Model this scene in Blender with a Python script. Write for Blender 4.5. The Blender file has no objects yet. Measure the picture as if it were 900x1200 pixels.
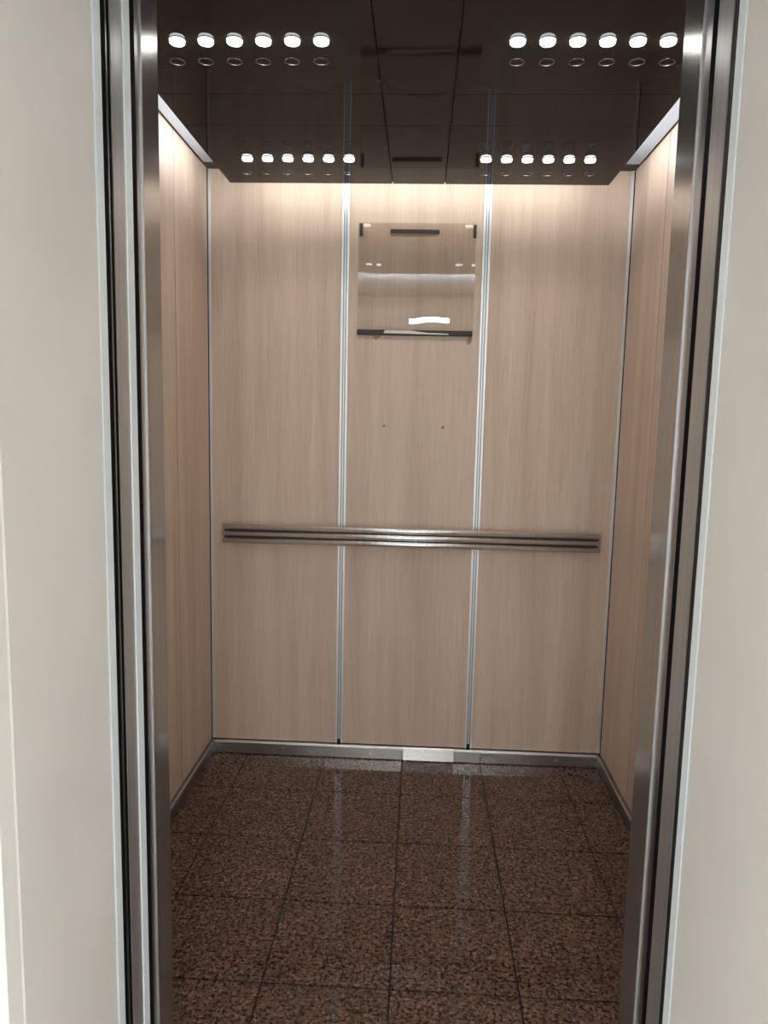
import bpy, bmesh, math, random
from mathutils import Vector, Matrix
random.seed(7)
sc = bpy.context.scene
C = sc.collection

# ------------------------------------------------------------------ helpers
def lin(c):
    return tuple(((v/255)/12.92 if v/255 <= .04045 else ((v/255+.055)/1.055)**2.4) for v in c)

def link(name, bm, mat, parent=None, smooth=False, bevel=0.0, seg=2):
    if bevel > 0:
        es = [e for e in bm.edges if len(e.link_faces) == 2 and e.calc_face_angle(0) > 0.6]
        bmesh.ops.bevel(bm, geom=es, offset=bevel, segments=seg, affect='EDGES', profile=0.5, clamp_overlap=True)
    bmesh.ops.recalc_face_normals(bm, faces=bm.faces)
    me = bpy.data.meshes.new(name); bm.to_mesh(me); bm.free()
    for p in me.polygons: p.use_smooth = smooth
    me.materials.append(mat)
    o = bpy.data.objects.new(name, me); C.objects.link(o)
    if parent is not None: o.parent = parent
    return o

def box(bm, x0, x1, y0, y1, z0, z1):
    v = [bm.verts.new((x, y, z)) for x in (x0, x1) for y in (y0, y1) for z in (z0, z1)]
    for f in ((0,1,3,2),(4,6,7,5),(0,4,5,1),(2,3,7,6),(0,2,6,4),(1,5,7,3)):
        bm.faces.new([v[i] for i in f])
    return bm

def boxes(*bs):
    bm = bmesh.new()
    for b in bs: box(bm, *b)
    return bm

def prism(pts, z0, z1, bm=None):
    """outline in XY, extruded along Z"""
    bm = bm or bmesh.new()
    a = [bm.verts.new((x, y, z0)) for x, y in pts]; b = [bm.verts.new((x, y, z1)) for x, y in pts]
    n = len(pts)
    bm.faces.new(a[::-1]); bm.faces.new(b)
    for i in range(n): bm.faces.new((a[i], a[(i+1) % n], b[(i+1) % n], b[i]))
    return bm

def prism_x(pts, x0, x1, bm=None):
    """outline in YZ, extruded along X"""
    bm = bm or bmesh.new()
    a = [bm.verts.new((x0, y, z)) for y, z in pts]; b = [bm.verts.new((x1, y, z)) for y, z in pts]
    n = len(pts)
    bm.faces.new(a[::-1]); bm.faces.new(b)
    for i in range(n): bm.faces.new((a[i], a[(i+1) % n], b[(i+1) % n], b[i]))
    return bm

def prism_y(pts, y0, y1, bm=None):
    """outline in XZ, extruded along Y"""
    bm = bm or bmesh.new()
    a = [bm.verts.new((x, y0, z)) for x, z in pts]; b = [bm.verts.new((x, y1, z)) for x, z in pts]
    n = len(pts)
    bm.faces.new(a[::-1]); bm.faces.new(b)
    for i in range(n): bm.faces.new((a[i], a[(i+1) % n], b[(i+1) % n], b[i]))
    return bm

def lathe(prof, n=32, closed=False):
    """profile (r, z) spun about Z"""
    bm = bmesh.new(); rings = []
    for r, z in prof:
        if r < 1e-6: rings.append([bm.verts.new((0, 0, z))])
        else: rings.append([bm.verts.new((r*math.cos(2*math.pi*i/n), r*math.sin(2*math.pi*i/n), z)) for i in range(n)])
    pairs = list(zip(rings, rings[1:]))
    if closed: pairs.append((rings[-1], rings[0]))
    for a, b in pairs:
        for i in range(n):
            j = (i+1) % n
            if len(a) == 1: bm.faces.new((a[0], b[j], b[i]))
            elif len(b) == 1: bm.faces.new((a[i], a[j], b[0]))
            else: bm.faces.new((a[i], a[j], b[j], b[i]))
    return bm

def thing(name, label, cat, loc=(0,0,0), group=None):
    o = bpy.data.objects.new(name, None); C.objects.link(o); o.location = loc
    o.empty_display_size = .05
    o['label'] = label; o['category'] = cat
    if group: o['group'] = group
    return o

def struct(name, bm, mat, label=None, bevel=0.0, smooth=False):
    o = link(name, bm, mat, None, smooth, bevel); o['kind'] = 'structure'
    if label: o['label'] = label
    return o

# ------------------------------------------------------------------ materials
def newmat(name):
    m = bpy.data.materials.new(name); m.use_nodes = True
    nt = m.node_tree; b = nt.nodes['Principled BSDF']
    return m, nt, b

def plain(name, col, rough=.5, metal=0., spec=.5, coat=0.):
    m, nt, b = newmat(name)
    b.inputs['Base Color'].default_value = (*col, 1); b.inputs['Roughness'].default_value = rough
    b.inputs['Metallic'].default_value = metal; b.inputs['Specular IOR Level'].default_value = spec
    b.inputs['Coat Weight'].default_value = coat
    # faint handling marks so that no surface is dead flat
    tc = nt.nodes.new('ShaderNodeTexCoord'); n = nt.nodes.new('ShaderNodeTexNoise')
    n.inputs['Scale'].default_value = 9; n.inputs['Detail'].default_value = 5
    nt.links.new(tc.outputs['Object'], n.inputs['Vector'])
    mr = nt.nodes.new('ShaderNodeMapRange'); mr.inputs['To Min'].default_value = rough*.85; mr.inputs['To Max'].default_value = min(1, rough*1.15)
    nt.links.new(n.outputs['Fac'], mr.inputs['Value']); nt.links.new(mr.outputs['Result'], b.inputs['Roughness'])
    return m

def mapped(nt, scale, off=(0,0,0)):
    tc = nt.nodes.new('ShaderNodeTexCoord'); mp = nt.nodes.new('ShaderNodeMapping')
    mp.inputs['Scale'].default_value = scale; mp.inputs['Location'].default_value = off
    nt.links.new(tc.outputs['Object'], mp.inputs['Vector'])
    return mp.outputs['Vector']

def noise(nt, vec, scale, detail=4, rough=.5):
    n = nt.nodes.new('ShaderNodeTexNoise'); n.inputs['Scale'].default_value = scale
    n.inputs['Detail'].default_value = detail; n.inputs['Roughness'].default_value = rough
    nt.links.new(vec, n.inputs['Vector']); return n.outputs['Fac']

def ramp(nt, fac, stops):
    r = nt.nodes.new('ShaderNodeValToRGB'); e = r.color_ramp.elements
    while len(e) < len(stops): e.new(.5)
    for k, (p, c) in enumerate(stops): e[k].position = p; e[k].color = (*c, 1) if len(c) == 3 else c
    nt.links.new(fac, r.inputs['Fac']); return r.outputs['Color']

def mix(nt, a, b, fac, mode='MIX'):
    m = nt.nodes.new('ShaderNodeMix'); m.data_type = 'RGBA'; m.blend_type = mode
    for sock, v in ((m.inputs[0], fac), (m.inputs[6], a), (m.inputs[7], b)):
        if hasattr(v, 'is_linked'): nt.links.new(v, sock)
        elif isinstance(v, (int, float)): sock.default_value = v
        else: sock.default_value = (*v, 1)
    return m.outputs[2]

def bump(nt, b, h, strength, dist=.001):
    n = nt.nodes.new('ShaderNodeBump'); n.inputs['Strength'].default_value = strength; n.inputs['Distance'].default_value = dist
    nt.links.new(h, n.inputs['Height']); nt.links.new(n.outputs['Normal'], b.inputs['Normal'])

def wood(name, c0, c1, c2, off):
    m, nt, b = newmat(name)
    v = mapped(nt, (1, 1, .045), off)
    broad = noise(nt, v, 14, 3, .5)
    fine = noise(nt, v, 150, 4, .62)
    pores = noise(nt, mapped(nt, (1, 1, .02), off), 420, 2, .6)
    col = ramp(nt, broad, [(.3, c0), (.5, c1), (.72, c2)])
    f2 = ramp(nt, fine, [(.30, (.80,.78,.76)), (.5, (.97,.97,.97)), (.72, (1.08,1.08,1.08))])
    col = mix(nt, col, f2, .42, 'MULTIPLY')
    p2 = ramp(nt, pores, [(.36, (.84,.81,.78)), (.46, (1,1,1))])
    col = mix(nt, col, p2, .4, 'MULTIPLY')
    nt.links.new(col, b.inputs['Base Color'])
    b.inputs['Roughness'].default_value = .42; b.inputs['Specular IOR Level'].default_value = .35
    bump(nt, b, fine, .06, .0006)
    return m

def brushed(name, col, rough, axis, amount, metal=1.0, var=.1):
    """brushed metal: fine scratches running along one axis"""
    m, nt, b = newmat(name)
    s = {'x': (.02, 1, 1), 'y': (1, .02, 1), 'z': (1, 1, .02), 'c': (1, .02, .02)}[axis]
    n = noise(nt, mapped(nt, s), 900, 2, .6)
    n2 = noise(nt, mapped(nt, s), 60, 3, .6)
    c = ramp(nt, n2, [(.3, tuple(v*(1-var) for v in col)), (.7, tuple(min(1, v*(1+var)) for v in col))])
    nt.links.new(c, b.inputs['Base Color'])
    b.inputs['Metallic'].default_value = metal; b.inputs['Roughness'].default_value = rough
    bump(nt, b, n, amount, .0005)
    return m

def granite():
    m, nt, b = newmat('polished brown granite')
    v = mapped(nt, (1, 1, 1))
    warp = nt.nodes.new('ShaderNodeTexNoise'); warp.inputs['Scale'].default_value = 70; warp.inputs['Detail'].default_value = 3
    nt.links.new(v, warp.inputs['Vector'])
    add = nt.nodes.new('ShaderNodeVectorMath'); add.operation = 'MULTIPLY_ADD'
    nt.links.new(warp.outputs['Color'], add.inputs[0]); add.inputs[1].default_value = (.016,.016,.016); nt.links.new(v, add.inputs[2])
    vo = nt.nodes.new('ShaderNodeTexVoronoi'); vo.inputs['Scale'].default_value = 145
    nt.links.new(add.outputs[0], vo.inputs['Vector'])
    sep = nt.nodes.new('ShaderNodeSeparateColor'); nt.links.new(vo.outputs['Color'], sep.inputs[0])
    grains = ramp(nt, sep.outputs[0], [(0, lin((48,37,32))), (.16, lin((86,66,56))), (.45, lin((101,77,66))), (.75, lin((109,84,72))), (1, lin((134,110,97)))])
    dark = noise(nt, v, 102, 6, .66)
    dm = ramp(nt, dark, [(.43, (1,1,1)), (.475, (0,0,0))])
    col = mix(nt, grains, lin((27,22,20)), dm)
    big = noise(nt, v, 7, 3)
    col = mix(nt, col, ramp(nt, big, [(.3, (.85,.82,.8)), (.7, (1.1,1.08,1.06))]), .8, 'MULTIPLY')
    nt.links.new(col, b.inputs['Base Color'])
    b.inputs['Roughness'].default_value = .07; b.inputs['Specular IOR Level'].default_value = .36
    return m

def painted_steel():
    m, nt, b = newmat('cream painted steel')
    v = mapped(nt, (1, 1, 1))
    n = noise(nt, v, 3.5, 4); n2 = noise(nt, v, 700, 2)
    col = ramp(nt, n, [(.3, lin((204,202,196))), (.7, lin((211,209,204)))])
    sv = mapped(nt, (26, 26, 3.0), (3.1, .4, .9))
    st = noise(nt, sv, 1.0, 6, .7)
    col = mix(nt, col, lin((178,173,160)), ramp(nt, st, [(.66, (0,0,0)), (.78, (.6,.6,.6))]))
    nt.links.new(col, b.inputs['Base Color'])
    b.inputs['Roughness'].default_value = .45; b.inputs['Specular IOR Level'].default_value = .4
    bump(nt, b, n2, .08, .0004)
    return m

def ceiling_gloss():
    m, nt, b = newmat('glossy dark brown ceiling tile')
    v = mapped(nt, (1, 1, 1)); n = noise(nt, v, 5, 4)
    nt.links.new(ramp(nt, n, [(.3, lin((42,37,35))), (.7, lin((47,42,39)))]), b.inputs['Base Color'])
    b.inputs['Roughness'].default_value = .035; b.inputs['IOR'].default_value = 1.17
    w = noise(nt, v, 6, 2); bump(nt, b, w, .03, .002)
    return m

def clear(name, tint, ior, rough=.0):
    """thin clear plastic: straight-through light plus a fresnel mirror"""
    m = bpy.data.materials.new(name); m.use_nodes = True; nt = m.node_tree; nt.nodes.clear()
    out = nt.nodes.new('ShaderNodeOutputMaterial'); t = nt.nodes.new('ShaderNodeBsdfTransparent'); g = nt.nodes.new('ShaderNodeBsdfGlossy')
    fr = nt.nodes.new('ShaderNodeFresnel'); mx = nt.nodes.new('ShaderNodeMixShader')
    t.inputs[0].default_value = (*tint, 1); g.inputs['Color'].default_value = (1,1,1,1); g.inputs['Roughness'].default_value = rough
    fr.inputs['IOR'].default_value = ior
    geo = nt.nodes.new('ShaderNodeNewGeometry'); k = nt.nodes.new('ShaderNodeMath'); k.operation = 'MULTIPLY_ADD'   # mirror only on the outer faces
    k.inputs[1].default_value = -1; k.inputs[2].default_value = 1; nt.links.new(geo.outputs['Backfacing'], k.inputs[0])
    q = nt.nodes.new('ShaderNodeMath'); q.operation = 'MULTIPLY'; nt.links.new(k.outputs[0], q.inputs[0]); nt.links.new(fr.outputs[0], q.inputs[1])
    nt.links.new(q.outputs[0], mx.inputs[0]); nt.links.new(t.outputs[0], mx.inputs[1]); nt.links.new(g.outputs[0], mx.inputs[2])
    nt.links.new(mx.outputs[0], out.inputs[0])
    return m

def glow(name, col, strength):
    m, nt, b = newmat(name)
    b.inputs['Base Color'].default_value = (.8,.8,.8,1)
    b.inputs['Emission Color'].default_value = (*col, 1); b.inputs['Emission Strength'].default_value = strength
    return m

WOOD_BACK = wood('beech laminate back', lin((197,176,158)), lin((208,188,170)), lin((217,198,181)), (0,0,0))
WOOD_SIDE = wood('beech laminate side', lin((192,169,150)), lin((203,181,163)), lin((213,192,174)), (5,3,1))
GRANITE = granite()
GROUT = plain('dark grout', lin((22,18,16)), .8)
CREAM = painted_steel()
CEIL = ceiling_gloss()
VOID = plain('black gap shade', lin((9,9,9)), .9, 0., .1)  # near-black colour standing for the shade inside the door gaps
DARK = plain('dark void', lin((16,15,15)), .8)
UPPER = plain('dark grey upper roof', lin((62,60,58)), .6)
STEEL_V = brushed('stainless column', (.41,.40,.39), .19, 'z', .05, .9)
STEEL_DOOR = brushed('stainless door edge', (.50,.50,.50), .36, 'z', .2, .8)
STEEL_DARK = brushed('dull stainless lip', (.36,.36,.37), .28, 'z', .2)
STEEL_X = brushed('brushed skirting steel', (.56,.56,.55), .26, 'x', .55)
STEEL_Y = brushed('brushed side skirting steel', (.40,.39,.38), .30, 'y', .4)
RAILM = brushed('satin stainless rail', (.80,.80,.79), .24, 'c', .6, .86)
ALU = brushed('pale anodised aluminium', (.80,.83,.85), .38, 'z', .2, .75, .04)
ALU_WEB = brushed('grey aluminium channel', (.34,.38,.40), .40, 'z', .2, .8, .08)
WHITE_EDGE = brushed('white door edge strip', (.70,.76,.78), .45, 'z', .1, .1, .03)
SILVER = plain('silver satin sheet', lin((194,207,220)), .45, .35)
SEAL_SHADE = plain('black seal and shade', lin((20,19,19)), .6)  # rubber, and also painted shade at the rail and under the notice holder
TAPE = plain('dark grey tape', lin((52,46,43)), .55)
PAPER = plain('white label', lin((225,222,215)), .6)
STAIN = plain('brown glue residue', lin((160,136,116)), .6)
HOLE = plain('dark plugged hole', lin((138,119,102)), .8)
SCREW = plain('screw head steel', (.7,.7,.7), .3, 1.)
ACRYL = clear('clear acrylic', (.93,.92,.90), 1.6)
SLEEVE = clear('clear glass sleeve', (.995,.995,.995), 1.03)
RIMM = plain('grey glass rim', lin((20,20,21)), .3)
LENS = glow('lit lamp lens', (1, .975, .94), 4.6)
COLLAR = plain('grey lamp collar', lin((120,116,110)), .4, .6)
HALL_WALL = plain('hall white plaster', lin((222,221,218)), .8)
HALL_FLOOR = plain('hall pale stone floor', lin((205,203,199)), .5)
HALL_FILL = glow('added fill glow', (1, 1, 1), 2.1)  # glow of the panes added behind the viewer
HALL_SIDE = glow('added low fill glow', (1, 1, 1), 2.9)  # glow of the low panes added at the hall sides
HALL_GLOW = glow('hall lamp panel', (1, .99, .97), 50)

# ------------------------------------------------------------------ sizes (metres)
W, D, ZT, H = 1.6, 2.925, 2.32, 2.226      # cabin width, back wall, wall top, ceiling underside
JL, JR = .33, 1.28                         # door opening
YC = 1.445                                 # inner face of the door columns
HEAD = 2.152

# ------------------------------------------------------------------ cabin floor
T, X0, Y0, G = .319, .7942, 2.947, .0044
xs = [x for x in (X0+T*k for k in range(-6, 7)) if 0 < x < W]; xs = [-.02]+xs+[W+.02]
ys = [y for y in (Y0-T*k for k in range(0, 8)) if 1.34 < y < D]; ys = [1.338]+sorted(ys)+[D+.01]
bm = bmesh.new()
for a, b_ in zip(xs, xs[1:]):
    for c, d in zip(ys, ys[1:]):
        box(bm, a+G/2, b_-G/2, c+G*.7, d-G*.7, -.02, 0)
fl = struct('floor', bm, GRANITE, 'polished brown granite tile cabin floor')
link('grout', boxes((-.02, W+.02, 1.338, D+.01, -.03, -.005)), GROUT, fl)

# ------------------------------------------------------------------ cabin walls
SK = .055
S1, S2, MW = .5306, 1.0642, .028
wb = struct('wall_back', boxes((-.05, W+.05, D+.013, D+.04, 0, ZT+.05)), DARK, 'wood laminate back wall of the cabin')
for a, b_ in ((.0125, S1-MW/2+.002), (S1+MW/2-.002, S2-MW/2+.002), (S2+MW/2-.002, W-.0125)):
    p = link('wall_panel', boxes((a, b_, D, D+.0125, SK+.003, ZT)), WOOD_BACK, wb, bevel=.0012)
    if a > .4 and a < .7: midp = p
def blob(cx, cz, r, n=14, sx=1, sz=1, jit=.35):
    return [(cx+math.cos(2*math.pi*k/n)*r*sx*(1+random.uniform(-jit, jit)), cz+math.sin(2*math.pi*k/n)*r*sz*(1+random.uniform(-jit, jit))) for k in range(n)]
for cx, cz in ((.6909, 1.3663), (.9207, 1.3647)):
    m_ = link('plugged_hole', prism_y(blob(cx, cz, .006), D-.0006, D+.001), HOLE, wb)
    link('hole_core', prism_y(blob(cx+.003, cz-.001, .0025), D-.0009, D), plain('hole core', lin((104,86,72)), .8), m_)
link('glue_stain', prism_y([(1.006,1.712),(1.022,1.712),(1.021,1.698),(1.016,1.685),(1.006,1.681),(1.001,1.690),(1.004,1.701)], D-.0006, D+.001), STAIN, wb)
link('glue_stain', prism_y([(.640,1.711),(.676,1.711),(.665,1.703),(.652,1.694),(.645,1.700)], D-.0006, D+.001), STAIN, wb)

YS = 2.53
def side_wall(name, sgn, x, label):
    o = struct(name, boxes(*( [(-.04, -.0135, 1.34, D+.013, 0, ZT+.05)] if sgn < 0 else [(W+.0135, W+.04, 1.34, D+.013, 0, ZT+.05)])), DARK, label)
    for a, b_ in ((YC, 1.772), (1.776, 2.151), (2.155, YS-.004), (YS+.004, D-.010)):
        xx = (-.0125, 0) if sgn < 0 else (W, W+.0125)
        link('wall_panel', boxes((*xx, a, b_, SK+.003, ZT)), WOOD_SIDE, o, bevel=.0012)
    return o
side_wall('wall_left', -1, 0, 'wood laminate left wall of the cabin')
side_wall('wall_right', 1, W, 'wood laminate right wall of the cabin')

# aluminium joints between the panels
nt_ = [0]
def trim(bm, mat, label, bevel=0.):
    nt_[0] += 1
    return struct('trim_%d' % nt_[0], bm, mat, label, bevel)
for s, lab in ((S1, 'aluminium joint strip between the left and middle back panels'), (S2, 'aluminium joint strip between the middle and right back panels')):
    h = MW/2
    t = trim(boxes((s-h, s-h+.0065, D-.007, D+.012, SK+.004, ZT), (s+h-.0065, s+h, D-.007, D+.012, SK+.004, ZT)), ALU, lab, .001)
    link('channel_web', boxes((s-h+.0065, s+h-.0065, D-.0025, D+.012, SK+.022, ZT)), ALU_WEB, t)
    link('channel_rib', boxes((s-.0014, s+.0014, D-.0045, D, SK+.022, ZT)), ALU, t)
    link('screw', prism_y(blob(s, SK+.012, .0045, 12, jit=0), D-.003, D+.012), SEAL_SHADE, t)
trim(boxes((.0025, .0125, D-.004, D+.0125, SK+.004, ZT)), ALU, 'pale strip in the left back corner', .001)
trim(boxes((W-.0125, W-.0025, D-.004, D+.0125, SK+.004, ZT)), ALU, 'pale strip in the right back corner', .001)
for x0, x1, lab in ((-.012, -.001, 'thin joint strip in the left wall'), (W+.001, W+.012, 'thin joint strip in the right wall')):
    trim(boxes((x0, x1, YS-.004, YS+.004, SK+.004, ZT)), ALU_WEB, lab)

# skirting: two lengths at the back, one at each side; a lip catches the light along the top
def skirt_prof(y):       # YZ outline of the back skirting
    return [(y, .004), (y, SK-.007), (y+.006, SK), (D+.012, SK), (D+.012, .004)]
bb = struct('baseboard_back', prism_x(skirt_prof(D-.018), .014, .7962), STEEL_X, 'brushed steel skirting along the back wall')
link('skirting_length', prism_x([(D-.0215, .004), (D-.0130, SK-.005), (D-.010, SK), (D+.012, SK), (D+.012, .004)], .7975, 1.005), STEEL_X, bb)  # split off and tilted to shape the bright lamp patch
link('skirting_length', prism_x(skirt_prof(D-.0185), 1.0056, W-.014), STEEL_X, bb)
link('shadow_gap', boxes((.014, W-.014, D-.014, D+.01, 0, .0045)), SEAL_SHADE, bb)
for x, z in ((.30, .033), (.663, .024), (.88, .040), (1.115, .032), (1.42, .03)):
    link('screw', prism_y(blob(x, z, .0028, 10, jit=0), D-.0203, D-.017), SCREW, bb)
for nm, x, sg in (('baseboard_left', 0, 1), ('baseboard_right', W, -1)):
    pts = [(x-sg*.0125, .004), (x-sg*.0125, SK), (x+sg*.009, SK), (x+sg*.014, SK-.006), (x+sg*.014, .004)]
    bm = bmesh.new()
    a = [bm.verts.new((px, YC, pz)) for px, pz in pts]; b_ = [bm.verts.new((px, D-.0005, pz)) for px, pz in pts]
    bm.faces.new(a); bm.faces.new(b_[::-1])
    for i in range(5): bm.faces.new((a[i], b_[i], b_[(i+1) % 5], a[(i+1) % 5]))
    o = struct(nm, bm, STEEL_Y, 'dull steel skirting along the %s wall' % nm[10:])
    link('shadow_gap', boxes((x-.012, x+.011, YC, D-.02, 0, .0045) if sg > 0 else (x-.011, x+.012, YC, D-.02, 0, .0045)), SEAL_SHADE, o)

# ------------------------------------------------------------------ ceilings
CX0, CX1, CY0, CY1 = .125, 1.472, 1.50, 2.777
bm = bmesh.new(); g = .003
cxs = [CX0, .7115, .8965, CX1]; cys = [CY0, 2.034, 2.243, CY1]
for a, b_ in zip(cxs, cxs[1:]):
    for c, d in zip(cys, cys[1:]):
        box(bm, a+(g/2 if a > CX0 else 0), b_-(g/2 if b_ < CX1 else 0), c+(g/2 if c > CY0 else 0), d-(g/2 if d < CY1 else 0), H, H+.012)
ce = struct('ceiling', bm, CEIL, 'lowered ceiling of glossy dark brown tiles')
link('backing', boxes((CX0+.002, CX1-.002, CY0+.002, CY1-.002, H+.006, H+.016)), DARK, ce)
for x in (.3, .8, 1.3):
    for y in (1.7, 2.5): link('hanger', prism(blob(x, y, .006, 12, jit=0), H+.015, ZT), DARK, ce)
struct('ceiling.001', boxes((-.04, W+.04, 1.338, D+.04, ZT, ZT+.03)), UPPER, 'dark grey upper roof of the cabin above the glossy tiles')
for x0, x1, lab in ((.013, .22, 'silver metal strip above the top of the left cabin wall'), (1.385, 1.5885, 'silver metal strip above the top of the right cabin wall')):
    s = link('metal_strip', boxes((x0, x1, 1.46, 2.83, ZT-.006, ZT)), SILVER, bevel=.001)
    s['label'] = lab; s['category'] = 'metal strip'; s['group'] = 'silver strips beside the ceiling'

# ------------------------------------------------------------------ 24 ceiling lamps
order = ['leftmost', 'second from the left', 'third from the left', 'third from the right', 'second from the right', 'rightmost']
rows = [('front left row', .2677, .06468, 1.7548), ('front right row', 1.023, .06498, 1.7588), ('rear left row', .2480, .0664, 2.517), ('rear right row', 1.0192, .0659, 2.5135)]
R = .0172
def make_lamp():
    t = thing('ceiling_spotlight', 'x', 'spotlight', group='lit ceiling spotlights')
    link('collar', lathe([(R, 0), (R+.0020, 0), (R+.0016, -.0012), (R, -.0014)], closed=True), COLLAR, t, True)
    ln = link('lens', lathe([(R-.0004, -.0002), (R-.0006, -.0062), (R-.002, -.0078), (R*.6, -.0082), (0, -.0082)]), LENS, t, True)
    link('lens_ring', lathe([(R*.60, -.0080), (R*.60, -.0090), (R*.68, -.0090), (R*.68, -.0080)], closed=True), COLLAR, ln, True)
    sl = link('glass_sleeve', lathe([(R-.0012, -.003), (R-.0012, -.0455)], 32), SLEEVE, t, True)
    link('glass_rim', lathe([(R-.0014, -.0448), (R-.0006, -.0448), (R-.0002, -.0464), (R-.0022, -.0464)], closed=True), RIMM, sl, True)
    l = bpy.data.lights.new('lamp_beam', 'SPOT'); l.energy = .49; l.color = (1, .965, .92); l.spot_size = math.radians(140); l.spot_blend = .7; l.shadow_soft_size = .014
    lo = bpy.data.objects.new('lamp_beam', l); C.objects.link(lo); lo.parent = t; lo.location = (0, 0, -.012)
    return t
def copy_tree(o, parent=None):
    c = o.copy(); C.objects.link(c)
    if parent is not None: c.parent = parent
    for ch in list(o.children): copy_tree(ch, c)
    return c
proto = make_lamp(); first = True
for rn, x, dx, y in rows:
    for k in range(6):
        o = proto if first else copy_tree(proto)
        first = False
        o.location = (x+dx*k, y, H)
        o['label'] = 'lit round spotlight, %s in the %s of ceiling lamps' % (order[k], rn)

# ------------------------------------------------------------------ handrail
rail = thing('handrail', 'steel handrail of three horizontal bars across the wooden back wall', 'handrail', (.8017, D, .932))
hx = (1.5385-.065)/2
for dz in (.0262, 0, -.0262):
    bm = bmesh.new(); n = 28; r = .0116
    prof = [(-.05+r*math.cos(2*math.pi*k/n), dz+r*math.sin(2*math.pi*k/n)) for k in range(n)]
    b = link('bar', prism_x(prof, -hx, hx), RAILM, rail, True)
    for p in b.data.polygons:
        if len(p.vertices) > 4: p.use_smooth = False
link('back_plate', boxes((-hx+.004, hx-.004, -.048, -.042, -.034, .034)), SEAL_SHADE, rail)  # plate coloured black for the shade between the bars
for x in (-.62, 0, .62): link('bracket', boxes((x-.02, x+.02, -.043, 0, -.02, .02)), STEEL_DARK, rail, bevel=.003)

# ------------------------------------------------------------------ clear notice holder
PX0, PX1, PZ0, PZ1 = .5795, 1.0235, 1.7115, 2.128
cxm = (PX0+PX1)/2
nh = thing('notice_frame', 'empty clear acrylic notice holder with dark tape strips on the middle back panel', 'notice holder', (cxm, D, PZ0))
def wave(x, z):          # sheet stands off the wall and buckles slightly towards its foot
    u = (x-PX0)/(PX1-PX0); v = (PZ1-z)/(PZ1-PZ0)
    return D-.0072-.0034*v-.0002*v*v*math.sin(2*math.pi*(u*1.15-.12))+.0003*v*math.cos(2*math.pi*(x-.857)/.135)
bm = bmesh.new(); nx, nz = 72, 24; th = .003; grid = []
for s in (0, th):
    grid.append([[bm.verts.new((x-cxm, wave(x, z)+s-D, z-PZ0)) for x in [PX0+(PX1-PX0)*i/nx for i in range(nx+1)]] for z in [PZ0+(PZ1-PZ0)*j/nz for j in range(nz+1)]])
for s in (0, 1):
    for j in range(nz):
        for i in range(nx):
            gq = grid[s]; bm.faces.new((gq[j][i], gq[j][i+1], gq[j+1][i+1], gq[j+1][i]))
for i in range(nx):
    for j in (0, nz): bm.faces.new((grid[0][j][i], grid[0][j][i+1], grid[1][j][i+1], grid[1][j][i]))
for j in range(nz):
    for i in (0, nx): bm.faces.new((grid[0][j][i], grid[0][j+1][i], grid[1][j+1][i], grid[1][j][i]))
sheet = link('acrylic_sheet', bm, ACRYL, nh, True)
sheet.data.set_sharp_from_angle(angle=math.radians(40))
def flat(name, pts, mat, y0=-.0082, y1=-.0068, lab=None):
    o = link(name, prism_y([(x-cxm, z-PZ0) for x, z in pts], y0, y1), mat, nh)
    if lab: o['label'] = lab
    return o
flat('corner_tape', [(.5835,2.124),(.5965,2.124),(.5965,2.078),(.5835,2.078)], TAPE)
flat('corner_tape', [(1.0120,2.122),(1.0245,2.122),(1.0245,2.074),(1.0120,2.074)], TAPE)
flat('top_tape', [(.7005,2.1045),(.8855,2.1035),(.886,2.0885),(.7005,2.0895)], TAPE)
flat('bottom_tape', [(.5795,1.7325),(1.0215,1.7325),(1.0215,1.7165),(.5795,1.7165)], TAPE, -.0124, -.0100)
flat('label_strip', [(.688,1.7315),(.787,1.7310),(.845,1.7235),(.93,1.7210),(.9315,1.7165),(.682,1.7195)], PAPER, -.0131, -.0115, 'torn white paper strip')
flat('foot_shadow', [(.5795,1.7165),(1.0215,1.7165),(1.0215,1.7125),(.5795,1.7125)], SEAL_SHADE, -.0135, -.0055)  # dark strip standing for the thin shadow line below the sheet

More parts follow.
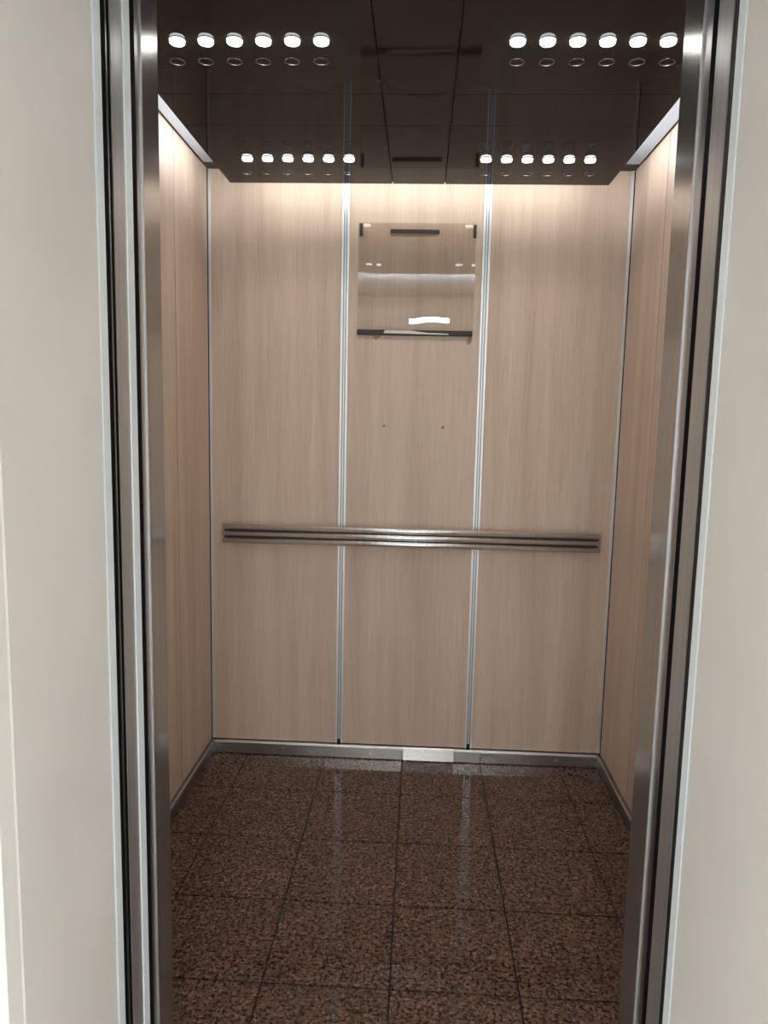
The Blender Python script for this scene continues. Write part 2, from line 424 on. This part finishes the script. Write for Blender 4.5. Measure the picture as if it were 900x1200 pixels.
# ------------------------------------------------------------------ doorway: cabin columns, doors, landing frame
def jamb(sg):
    X = JL if sg < 0 else JR
    lr = 'left' if sg < 0 else 'right'
    def b(y0, y1, depth, off=0.):        # box from the opening face X+off back into the wall
        return (X+off-depth, X+off, y0, y1, 0, HEAD) if sg < 0 else (X-off, X-off+depth, y0, y1, 0, HEAD)
    y = dict(l0=1.3376, l1=1.362, c1=YC, k0=1.233, k1=1.279, k2=1.281, k3=1.308, d0=1.1600, d1=1.190) if sg < 0 else \
        dict(l0=1.3015, l1=1.339, c1=1.436, k0=1.2145, k1=1.2475, k2=1.2495, k3=1.277, d0=1.1575, d1=1.1875)
    # cabin column
    t = trim(boxes(b(y['l1'], y['c1'], .36)), STEEL_V, 'stainless steel door column of the cabin on the %s' % lr, .0015)
    link('column_lip', boxes(b(y['l0'], y['l1']-.0035, .30, -.0025)), STEEL_DARK, t, bevel=.001)
    link('column_edge', boxes(b(y['l1']-.0035, y['l1'], .30, .0006)), STEEL_DOOR, t)
    # cabin door, slid open
    d = struct('door_%d' % (1 if sg < 0 else 2), boxes(b(y['k2'], y['k3'], .5, .001 if sg < 0 else -.002)), WHITE_EDGE if sg < 0 else STEEL_DOOR, 'edge of the open cabin door on the %s' % lr, .0015)
    link('door_leaf', boxes(b(y['k0'], y['k1'], .5, -.001)), STEEL_DOOR, d, bevel=.0015)
    # landing door, slid open
    e = struct('door_%d' % (3 if sg < 0 else 4), boxes(b(y['d0']+.003, y['d1']-.002, .5, .002)), WHITE_EDGE, 'edge of the open landing door on the %s' % lr, .003)
    link('door_leaf', boxes(b(y['d0']+.004, y['d1']+.002, .5, -.006)), STEEL_DARK, e)
    link('door_seal', boxes(b((y['d1']+y['k0'])/2+(.002 if sg < 0 else -.004), (y['d1']+y['k0'])/2+.006, .3, -.0012)), SEAL_SHADE if sg > 0 else STEEL_DARK, e)
    link('gap_shade', boxes(b(y['d1']-.001, y['k0']+.001, .3, -.003)), VOID, d)  # black filler in place of the shade deep between the doors
    link('gap_shade', boxes(b(y['k3']-.001, y['l0']+.001, .3, -.003)), VOID, d)
    # cream landing frame with a chamfered front corner
    x = lambda q: X+sg*q
    yf = .842
    pts = [(x(0), y['d0'])]
    q = 0 if sg < 0 else -.04
    pts += [(x(0), .8725+q), (x(.0016), .8695+q), (x(.0055), yf+q+.001), (x(.0072), yf+q), (x(.115), yf+q), (x(.115), y['d0'])]
    f = trim(prism(pts, 0, HEAD), CREAM, 'cream painted landing door frame on the %s' % lr)
    return f
jamb(-1); jamb(1)
# head over the opening, sills and the landing wall round the frame
trim(boxes((0, W, 1.338, YC, HEAD, ZT)), SILVER, 'silver panel over the cabin door')
trim(boxes((-.3, W+.3, 1.195, 1.31, HEAD, ZT)), DARK, 'door gear cover over the landing door')
trim(boxes((JL-.115, JR+.115, .842, 1.16, HEAD, HEAD+.115)), CREAM, 'cream head of the landing door frame')
trim(boxes((JL-.3, JR+.3, 1.10, 1.205, -.03, 0)), ALU_WEB, 'grooved landing sill')
trim(boxes((JL-.3, JR+.3, 1.235, 1.336, -.03, 0)), ALU_WEB, 'grooved cabin sill')
struct('wall_front', boxes((-1.3, JL-.115, .86, 1.158, 0, 2.62), (JR+.115, 2.9, .86, 1.158, 0, 2.62), (JL-.115, JR+.115, .86, 1.158, HEAD+.115, 2.62)), HALL_WALL, 'pale hall wall around the lift door')
struct('wall_shaft', boxes((-.35, -.30, 1.158, 1.34, -.05, ZT+.1), (W+.3, W+.35, 1.158, 1.34, -.05, ZT+.1)), DARK, 'dark shaft beside the doors')
struct('floor.001', boxes((-1.3, 2.9, -3.7, 1.10, -.03, 0)), HALL_FLOOR, 'pale hall floor before the lift')
struct('ceiling.002', boxes((-1.3, 2.9, -3.7, 1.158, 2.62, 2.66)), HALL_WALL, 'white hall ceiling before the lift')
struct('wall_hall', boxes((-1.34, -1.3, -3.7, 1.158, 0, 2.62), (2.9, 2.94, -3.7, 1.158, 0, 2.62), (-1.34, 2.94, -3.74, -3.7, 0, 2.62)), HALL_WALL, 'pale hall walls behind the viewer')

# hall lamps: real ceiling fittings; the far one shows in the acrylic sheet
for nm, cx, cy, sx, sy, lab in (('far', .895, -2.58, .515, .39, 'square lit hall ceiling lamp mirrored in the acrylic sheet'),):
    t = thing('hall_ceiling_lamp', lab, 'ceiling lamp', (cx, cy, 2.62))
    link('lamp_frame', boxes((-sx/2-.02, -sx/2, -sy/2-.02, sy/2+.02, -.07, 0), (sx/2, sx/2+.02, -sy/2-.02, sy/2+.02, -.07, 0), (-sx/2, sx/2, -sy/2-.02, -sy/2, -.07, 0), (-sx/2, sx/2, sy/2, sy/2+.02, -.07, 0)), ALU, t)
    link('lamp_diffuser', boxes((-sx/2, sx/2, -sy/2, sy/2, -.066, -.05)), HALL_GLOW, t)

# two glowing panes added behind the viewer to light the door frame and cabin
for k, x in ((1, -.75), (2, 2.35)):
    o = struct('fill_pane_%d' % k, boxes((x-.45, x+.45, -3.695, -3.68, .08, 1.75)), HALL_FILL, 'added glowing pane behind the viewer that lights the doorway')
    link('fill_pane_frame', boxes((x-.5, x-.45, -3.7, -3.66, .03, 1.80), (x+.45, x+.5, -3.7, -3.66, .03, 1.80), (x-.45, x+.45, -3.7, -3.66, .03, .08), (x-.45, x+.45, -3.7, -3.66, 1.75, 1.80)), ALU, o)

for k, x, sg in ((3, -1.295, 1), (4, 2.895, -1)):  # low side panes, added to brighten the lower part of the door frame
    a, b_ = sorted((x, x+sg*.012)); c, d = sorted((x-sg*.005, x+sg*.03))
    o = struct('fill_pane_%d' % k, boxes((a, b_, -1.35, -.05, .08, .95)), HALL_SIDE, 'added low glowing pane at the hall side that lights the door frame')
    link('fill_pane_frame', boxes((c, d, -1.4, -1.35, .03, 1.0), (c, d, -.05, 0, .03, 1.0), (c, d, -1.35, -.05, .03, .08), (c, d, -1.35, -.05, .95, 1.0)), ALU, o)

# ------------------------------------------------------------------ strip lights lying on the lowered ceiling
def area(name, loc, direction, sx, sy, power, col=(.96, .98, 1)):
    l = bpy.data.lights.new(name, 'AREA'); l.shape = 'RECTANGLE'; l.size = sx; l.size_y = sy; l.energy = power; l.color = col
    o = bpy.data.objects.new(name, l); C.objects.link(o); o.location = loc
    o.rotation_euler = Vector(direction).to_track_quat('-Z', 'X' if abs(direction[1]) > .5 else 'Y').to_euler()
    return o
area('strip_light_back', (.80, 2.755, 2.275), (0, 1, -.12), .03, 1.25, .95, (1, .98, .95))
area('strip_light_left', (.145, 2.12, 2.275), (-1, 0, -.05), 1.2, .03, 1.1)
area('strip_light_right', (1.452, 2.12, 2.275), (1, 0, -.05), 1.2, .03, 1.1)

area('strip_light_front', (.80, 1.515, 2.262), (0, -1, -.35), .025, 1.25, 2.5, (1, .96, .91))

# ------------------------------------------------------------------ world, camera, colour
w = bpy.data.worlds.new('World'); sc.world = w; w.use_nodes = True
w.node_tree.nodes['Background'].inputs[0].default_value = (.5, .5, .5, 1); w.node_tree.nodes['Background'].inputs[1].default_value = .02

f, yaw, pitch, roll, camx, camz = 871.638, -.0459, -.1278, .0212, .8324, 1.4029
cy, sy, cp, sp = math.cos(yaw), math.sin(yaw), math.cos(pitch), math.sin(pitch)
fw = Vector((sy*cp, cy*cp, sp)); rt = Vector((cy, -sy, 0)); up = rt.cross(fw)
rt2 = math.cos(roll)*rt+math.sin(roll)*up; up2 = -math.sin(roll)*rt+math.cos(roll)*up
cam = bpy.data.cameras.new('camera'); co = bpy.data.objects.new('camera', cam); C.objects.link(co)
cam.sensor_fit = 'HORIZONTAL'; cam.sensor_width = 36; cam.lens = f/900*36; cam.clip_start = .02
M = Matrix((rt2, up2, -fw)).transposed().to_4x4(); M.translation = (camx, 0, camz)
co.matrix_world = M
sc.camera = co
vs = sc.view_settings
vs.view_transform = 'Standard'; vs.look = 'None'; vs.gamma = 1; vs.use_curve_mapping = False; vs.exposure = 1.17
sc.cycles.use_denoising = True
sc.cycles.max_bounces = 10; sc.cycles.diffuse_bounces = 5; sc.cycles.glossy_bounces = 6; sc.cycles.transparent_max_bounces = 16
